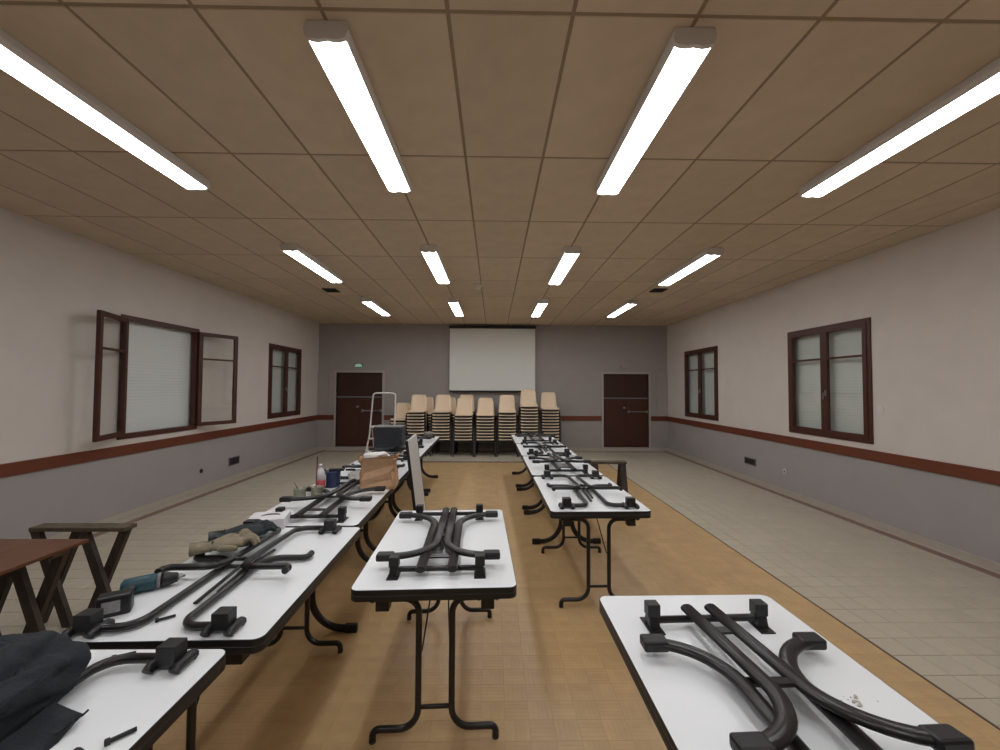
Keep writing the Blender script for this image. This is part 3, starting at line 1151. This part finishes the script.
# white papers and dark tools between pot and bag
o = MB()
crumple(o, (0, 0, .045), .14, 11, (.9, .6, .40), 2, .3)
tag(o.build('crumpled_paper', M['paper'], None, (-1.43, 4.30, ZT + .006)), 'heap of crumpled white paper between the paint pot and the bag', 'paper')
tl = thing('scraper', 'dark scraper lying on the crumpled white paper', 'tool', (-1.45, 4.27, ZT + .105), (0, .1, .4))
MB().box(-.10, 0, -.014, .014, 0, .02, .005).build('handle', M['black'], tl)
MB().box(0, .07, -.03, .03, .008, .012).build('blade', M['steel'], tl)

# small grey tape dispenser at the far end
td = thing('tape_roll', 'small grey roll lying at the far end of the left row', 'tape roll', (-1.19, 7.35, ZT + .10))
MB().lathe([(.05, 0), (.085, 0), (.085, .07), (.05, .07), (.05, 0)], 20).build('roll', M['grey'], td)
MB().lathe([(.042, .002), (.05, .002), (.05, .068), (.042, .068), (.042, .002)], 20).build('core', M['kraft'], td)

# white carton with crescent slot
bx = thing('carton', 'small white cardboard box with a dark crescent slot in its lid', 'box', (-1.59, 2.90, ZT), (0, 0, .25))
MB().box(-.12, .12, -.105, .105, 0, .072, .002).build('body', mat('white_card', (226, 222, 224), .6), bx)
mb = MB()
pts = []
for i in range(9):
    a = PI * (.12 + .76 * i / 8)
    pts.append((math.cos(a) * .065, math.sin(a) * .065))
for i in range(8, -1, -1):
    a = PI * (.12 + .76 * i / 8)
    pts.append((math.cos(a) * .065, math.sin(a) * .03 + .004))
mb.prism([(p[0] + .01, p[1] - .02) for p in pts], 'z', .070, .0735)
mb.build('slot', M['black'], bx)


# work gloves
def glove(name, label, loc, rot, m, cuff_m, curl, mirror=1):
    g = thing(name, label, 'glove', loc, rot, 'work gloves')
    g.scale = (1.22, 1.22, 1.22)
    mb = MB()
    # palm
    mb.tube([(-.015, 0, .022), (.02, 0, .026), (.06, 0, .03), (.10, 0, .028), (.125, 0, .024)], 0, 14, up=(0, 0, 1), oval=(.046, .022), taper=[.82, .95, 1.05, 1.0, .8])
    for k, (yo, ln) in enumerate(((-.034, .072), (-.012, .085), (.011, .080), (.032, .062))):
        p = []
        for i in range(6):
            t = i / 5
            p.append((.105 + ln * (t - .25 * curl * t * t), yo * (1 + .25 * t), .026 + curl * (.03 * math.sin(t * PI) - .010 * t)))
        mb.tube(p, .0125, 10, taper=[1, 1.02, 1, .98, .92, .55])
    p = [(.02, mirror * .035, .02), (.045, mirror * .062, .022), (.075, mirror * .076, .022), (.095, mirror * .080, .02)]
    mb.tube(p, .014, 10, taper=[1.1, 1.05, 1, .6])
    mb.build('glove_body', m, g)
    MB().tube([(-.085, 0, .022), (-.05, 0, .024), (-.012, 0, .022)], 0, 14, up=(0, 0, 1), oval=(.047, .022), taper=[1.12, 1.0, .86]).build('cuff', cuff_m, g)
    MB().tube([(-.016, -.04, .022), (-.016, 0, .046), (-.016, .04, .022)], .004, 6).build('strap', M['black'], g)
    return g


glove('work_glove', 'black and teal work glove lying beside the white carton', (-1.70, 2.64, ZT + .012), (0, -.05, .55), M['glove_black'], M['black'], .9)
glove('work_glove', 'black work glove stacked against the other black glove', (-1.60, 2.57, ZT + .02), (.25, -.08, .75), M['glove_black'], M['darkteal'], .7, -1)
glove('work_glove', 'khaki leather work glove lying in front of the black gloves', (-1.63, 2.385, ZT + .035), (.1, -.02, .55), M['glove_beige'], M['glove_beige'], 1.1)
glove('work_glove', 'khaki work glove lowest of the pair, palm towards the camera', (-1.57, 2.33, ZT + .05), (-.1, 0, .4), M['glove_beige'], M['glove_beige'], .8, -1)

# cordless drill lying on its side
dr = thing('cordless_drill', 'teal cordless drill with black battery lying on its side', 'drill', (-1.675, 1.985, ZT), (0, 0, .55))
ax = Matrix.Rotation(PI / 2, 4, 'Y')
MB().lathe([(.022, -.085), (.034, -.075), (.037, -.03), (.037, .035), (.033, .05)], 20, mtx=Matrix.Translation((0, 0, .038)) @ ax).build('motor_body', M['teal'], dr)
MB().lathe([(.034, .048), (.036, .05), (.036, .060), (.034, .062)], 20, mtx=Matrix.Translation((0, 0, .038)) @ ax).build('torque_ring', M['grey'], dr)
ck = MB().lathe([(.034, .062), (.033, .085), (.027, .105), (.022, .125)], 20, mtx=Matrix.Translation((0, 0, .038)) @ ax).build('chuck', M['black'], dr)
MB().lathe([(.016, .125), (.015, .14), (.008, .145), (.004, .155)], 14, mtx=Matrix.Translation((0, 0, .038)) @ ax).build('jaws', M['steel'], ck)
MB().tube([(-.045, -.01, .038), (-.05, -.05, .037), (-.058, -.10, .037), (-.066, -.145, .038)], 0, 14, up=(0, 0, 1), oval=(.024, .019), taper=[1.25, 1.0, 1.0, 1.2]).build('handle', M['darkteal'], dr)
MB().box(-.035, -.022, -.05, -.03, .028, .046, .003).build('trigger', M['black'], dr)
bt2 = MB().box(-.125, -.01, -.215, -.145, .0, .088, .010).build('battery', M['black'], dr)
MB().box(-.105, -.045, -.2165, -.2145, .02, .068).build('sticker', M['label'], bt2)

# loose bolts
for k, (x, y, rz, lab) in enumerate(((-1.40, 1.735, .6, 'black bolt lying between the two near brackets of the second left table'), (-1.36, 1.50, .5, 'black bolt lying on the front left table beside a folded leg'), (-1.055, 1.155, .8, 'black bolt near the front edge of the front left table'))):
    bo = thing('bolt', lab, 'bolt', (x, y, ZT + .0075), (0, 0, rz), 'loose bolts')
    MB().tube([(0, 0, 0), (.055, 0, 0)], .006, 8).build('shank', M['black'], bo)
    MB().lathe([(.0105, 0), (.0105, .010), (.008, .012)], 6, mtx=Matrix.Rotation(-PI / 2, 4, 'Y')).build('head', M['black'], bo)

# black jacket / bag heap at bottom left
jk = thing('fabric_bag', 'rumpled black fabric tool bag on the front left table', 'bag', (-1.60, 1.17, ZT))
bm = bmesh.new()
bmesh.ops.create_icosphere(bm, subdivisions=5, radius=1)
from mathutils import noise as mnoise
for v in bm.verts:
    p = v.co.copy()
    p.x = math.copysign(abs(p.x) ** .6, p.x)
    p.y = math.copysign(abs(p.y) ** .6, p.y)
    p.z = math.copysign(abs(p.z) ** .8, p.z)
    q = Vector((p.x * .30, p.y * .27, .088 + p.z * .092))
    f = mnoise.noise(q * 9) * .036 + mnoise.noise(q * 24 + Vector((3, 1, 7))) * .020
    f -= .030 * max(0, 1 - abs(math.sin(q.x * 16 + q.z * 20 + 2 * mnoise.noise(q * 6))) * 4)
    q += v.co.normalized() * f
    q.z = max(q.z, 0.0)
    v.co = q
bm.verts.index_update()
mb = MB().add([v.co.copy() for v in bm.verts], [tuple(v.index for v in f.verts) for f in bm.faces], True)
bm.free()
mb.build('bag_body', M['cloth'], jk)
# flap hanging to the right with two toggles
vsx, fsx = [], []
for i in range(7):
    for j in range(7):
        u, w = i / 6, j / 6
        x = .16 + .24 * u
        y = -.20 + .30 * w * (1 - .55 * u) + .12 * u
        z = .085 * (1 - u) ** 1.4 + .014 + .012 * math.sin(5 * w + 3 * u)
        vsx.append((x, y, z))
for i in range(6):
    for j in range(6):
        fsx.append((i * 7 + j, (i + 1) * 7 + j, (i + 1) * 7 + j + 1, i * 7 + j + 1))
o = MB().add(vsx, fsx, True).build('flap', M['cloth'], jk)
md = o.modifiers.new('thickness', 'SOLIDIFY')
md.thickness = .006
for k in (0, 1):
    MB().tube([(.385, .035 - .04 * k, .02), (.41, .045 - .04 * k, .03), (.422, .047 - .04 * k, .042)], .0035, 6).build('toggle', M['black'], jk)
MB().tube([(-.2, .10, .165), (-.05, .16, .178), (.12, .12, .165), (.22, .05, .12)], .012, 8).build('strap', M['cloth'], jk)

# dust crumbs on the near right table
mb = MB()
rg = random.Random(9)
for k in range(26):
    crumple(mb, (rg.gauss(0, .02), rg.gauss(0, .02), .002), rg.uniform(.002, .007), k, (1, 1, .6), 1)
o = tag(mb.build('plaster_crumbs', M['dust'], None, (1.15, 1.285, ZT)), 'small heap of pale plaster crumbs on the near right table', 'crumbs')
o['kind'] = 'stuff'

# ================================================================== SMALL FITTINGS
def grille(name, label, loc, rot, w, h, nsl=5):
    g = thing(name, label, 'vent', loc, rot)
    MB().box(-w / 2, w / 2, -.006, 0, -h / 2, h / 2).build('backing', M['vent'], g)
    mb = MB()
    for q in ((-w / 2, w / 2, h / 2 - .012, h / 2), (-w / 2, w / 2, -h / 2, -h / 2 + .012), (-w / 2, -w / 2 + .012, -h / 2, h / 2), (w / 2 - .012, w / 2, -h / 2, h / 2)):
        mb.box(q[0], q[1], -.016, -.006, q[2], q[3])
    mb.build('frame', M['grey'], g)
    for k in range(nsl):
        z = -h / 2 + .012 + (k + .5) * (h - .024) / nsl
        MB().box(-w / 2 + .012, w / 2 - .012, -.013, -.007, z - .004, z + .004).build('slat', M['vent'], g)
    return g


grille('wall_vent', 'dark vent grille low on the right wall', (XW, 7.73, .385), (0, 0, -PI / 2), .33, .13)
grille('wall_vent', 'dark vent grille low on the left wall', (-XW, 7.80, .36), (0, 0, PI / 2), .30, .15)
for x, y, lab in ((-3.02, 7.41, 'black grille in the ceiling left of the middle lights'), (2.98, 7.20, 'black grille in the ceiling right of the middle lights')):
    g = grille('ceiling_vent', lab, (x, y, ZC - .001), (PI / 2, 0, 0), .24, .24)
    for c in g.children:
        c.data.materials.clear()
        c.data.materials.append(M['vent'])
sd = thing('smoke_detector', 'small white smoke detector on the ceiling above the middle aisle', 'smoke detector', (-.29, 6.95, ZC))
MB().lathe([(.075, 0), (.075, -.02), (.07, -.024)], 20).build('base', M['offwhite'], sd)
MB().lathe([(.058, -.024), (.055, -.055), (.035, -.07), (.008, -.074)], 20).build('sensor', M['offwhite'], sd)
rot_r = Matrix.Rotation(-PI / 2, 4, 'Y')
ws = thing('wall_socket', 'round white socket low on the right wall', 'socket', (XW, 6.80, .385))
MB().lathe([(.045, 0), (.045, .012), (.038, .018)], 20, mtx=rot_r).build('plate', M['offwhite'], ws)
MB().lathe([(.022, .016), (.022, .019)], 14, mtx=rot_r).build('insert', M['grey'], ws)
ws = thing('wall_socket', 'small black socket low on the left wall', 'socket', (-XW, 6.94, .345))
MB().lathe([(.035, 0), (.035, .012), (.028, .016)], 20, mtx=Matrix.Rotation(PI / 2, 4, 'Y')).build('plate', M['vent'], ws)
MB().lathe([(.016, .014), (.016, .017)], 14, mtx=Matrix.Rotation(PI / 2, 4, 'Y')).build('insert', M['black'], ws)
sw = thing('light_switch', 'small white switch on the wall beside the near right window', 'switch', (XW, 5.085, 1.525))
MB().box(-.012, 0, -.04, .04, -.04, .04, .003).build('plate', M['offwhite'], sw)
MB().box(-.016, -.011, -.018, .018, -.026, .026, .002).build('rocker', M['offwhite'], sw)
for x, lens, lab in ((-3.83, 'green', 'small green glowing exit light above the left door'), (3.74, 'offwhite', 'small unlit exit light above the right door')):
    ex = thing('exit_light', lab, 'exit light', (x, YB, 2.39))
    MB().box(-.12, .12, -.03, 0, -.05, .065, .006).build('base', M['wall_back'] if lens != 'green' else M['grey'], ex)
    p = [(-.10, -.04), (.10, -.04), (.09, .02), (.05, .045), (-.05, .045), (-.09, .02)]
    MB().prism(p, 'y', -.055, -.03).build('lens', M[lens] if lens == 'green' else M['wall_back'], ex)
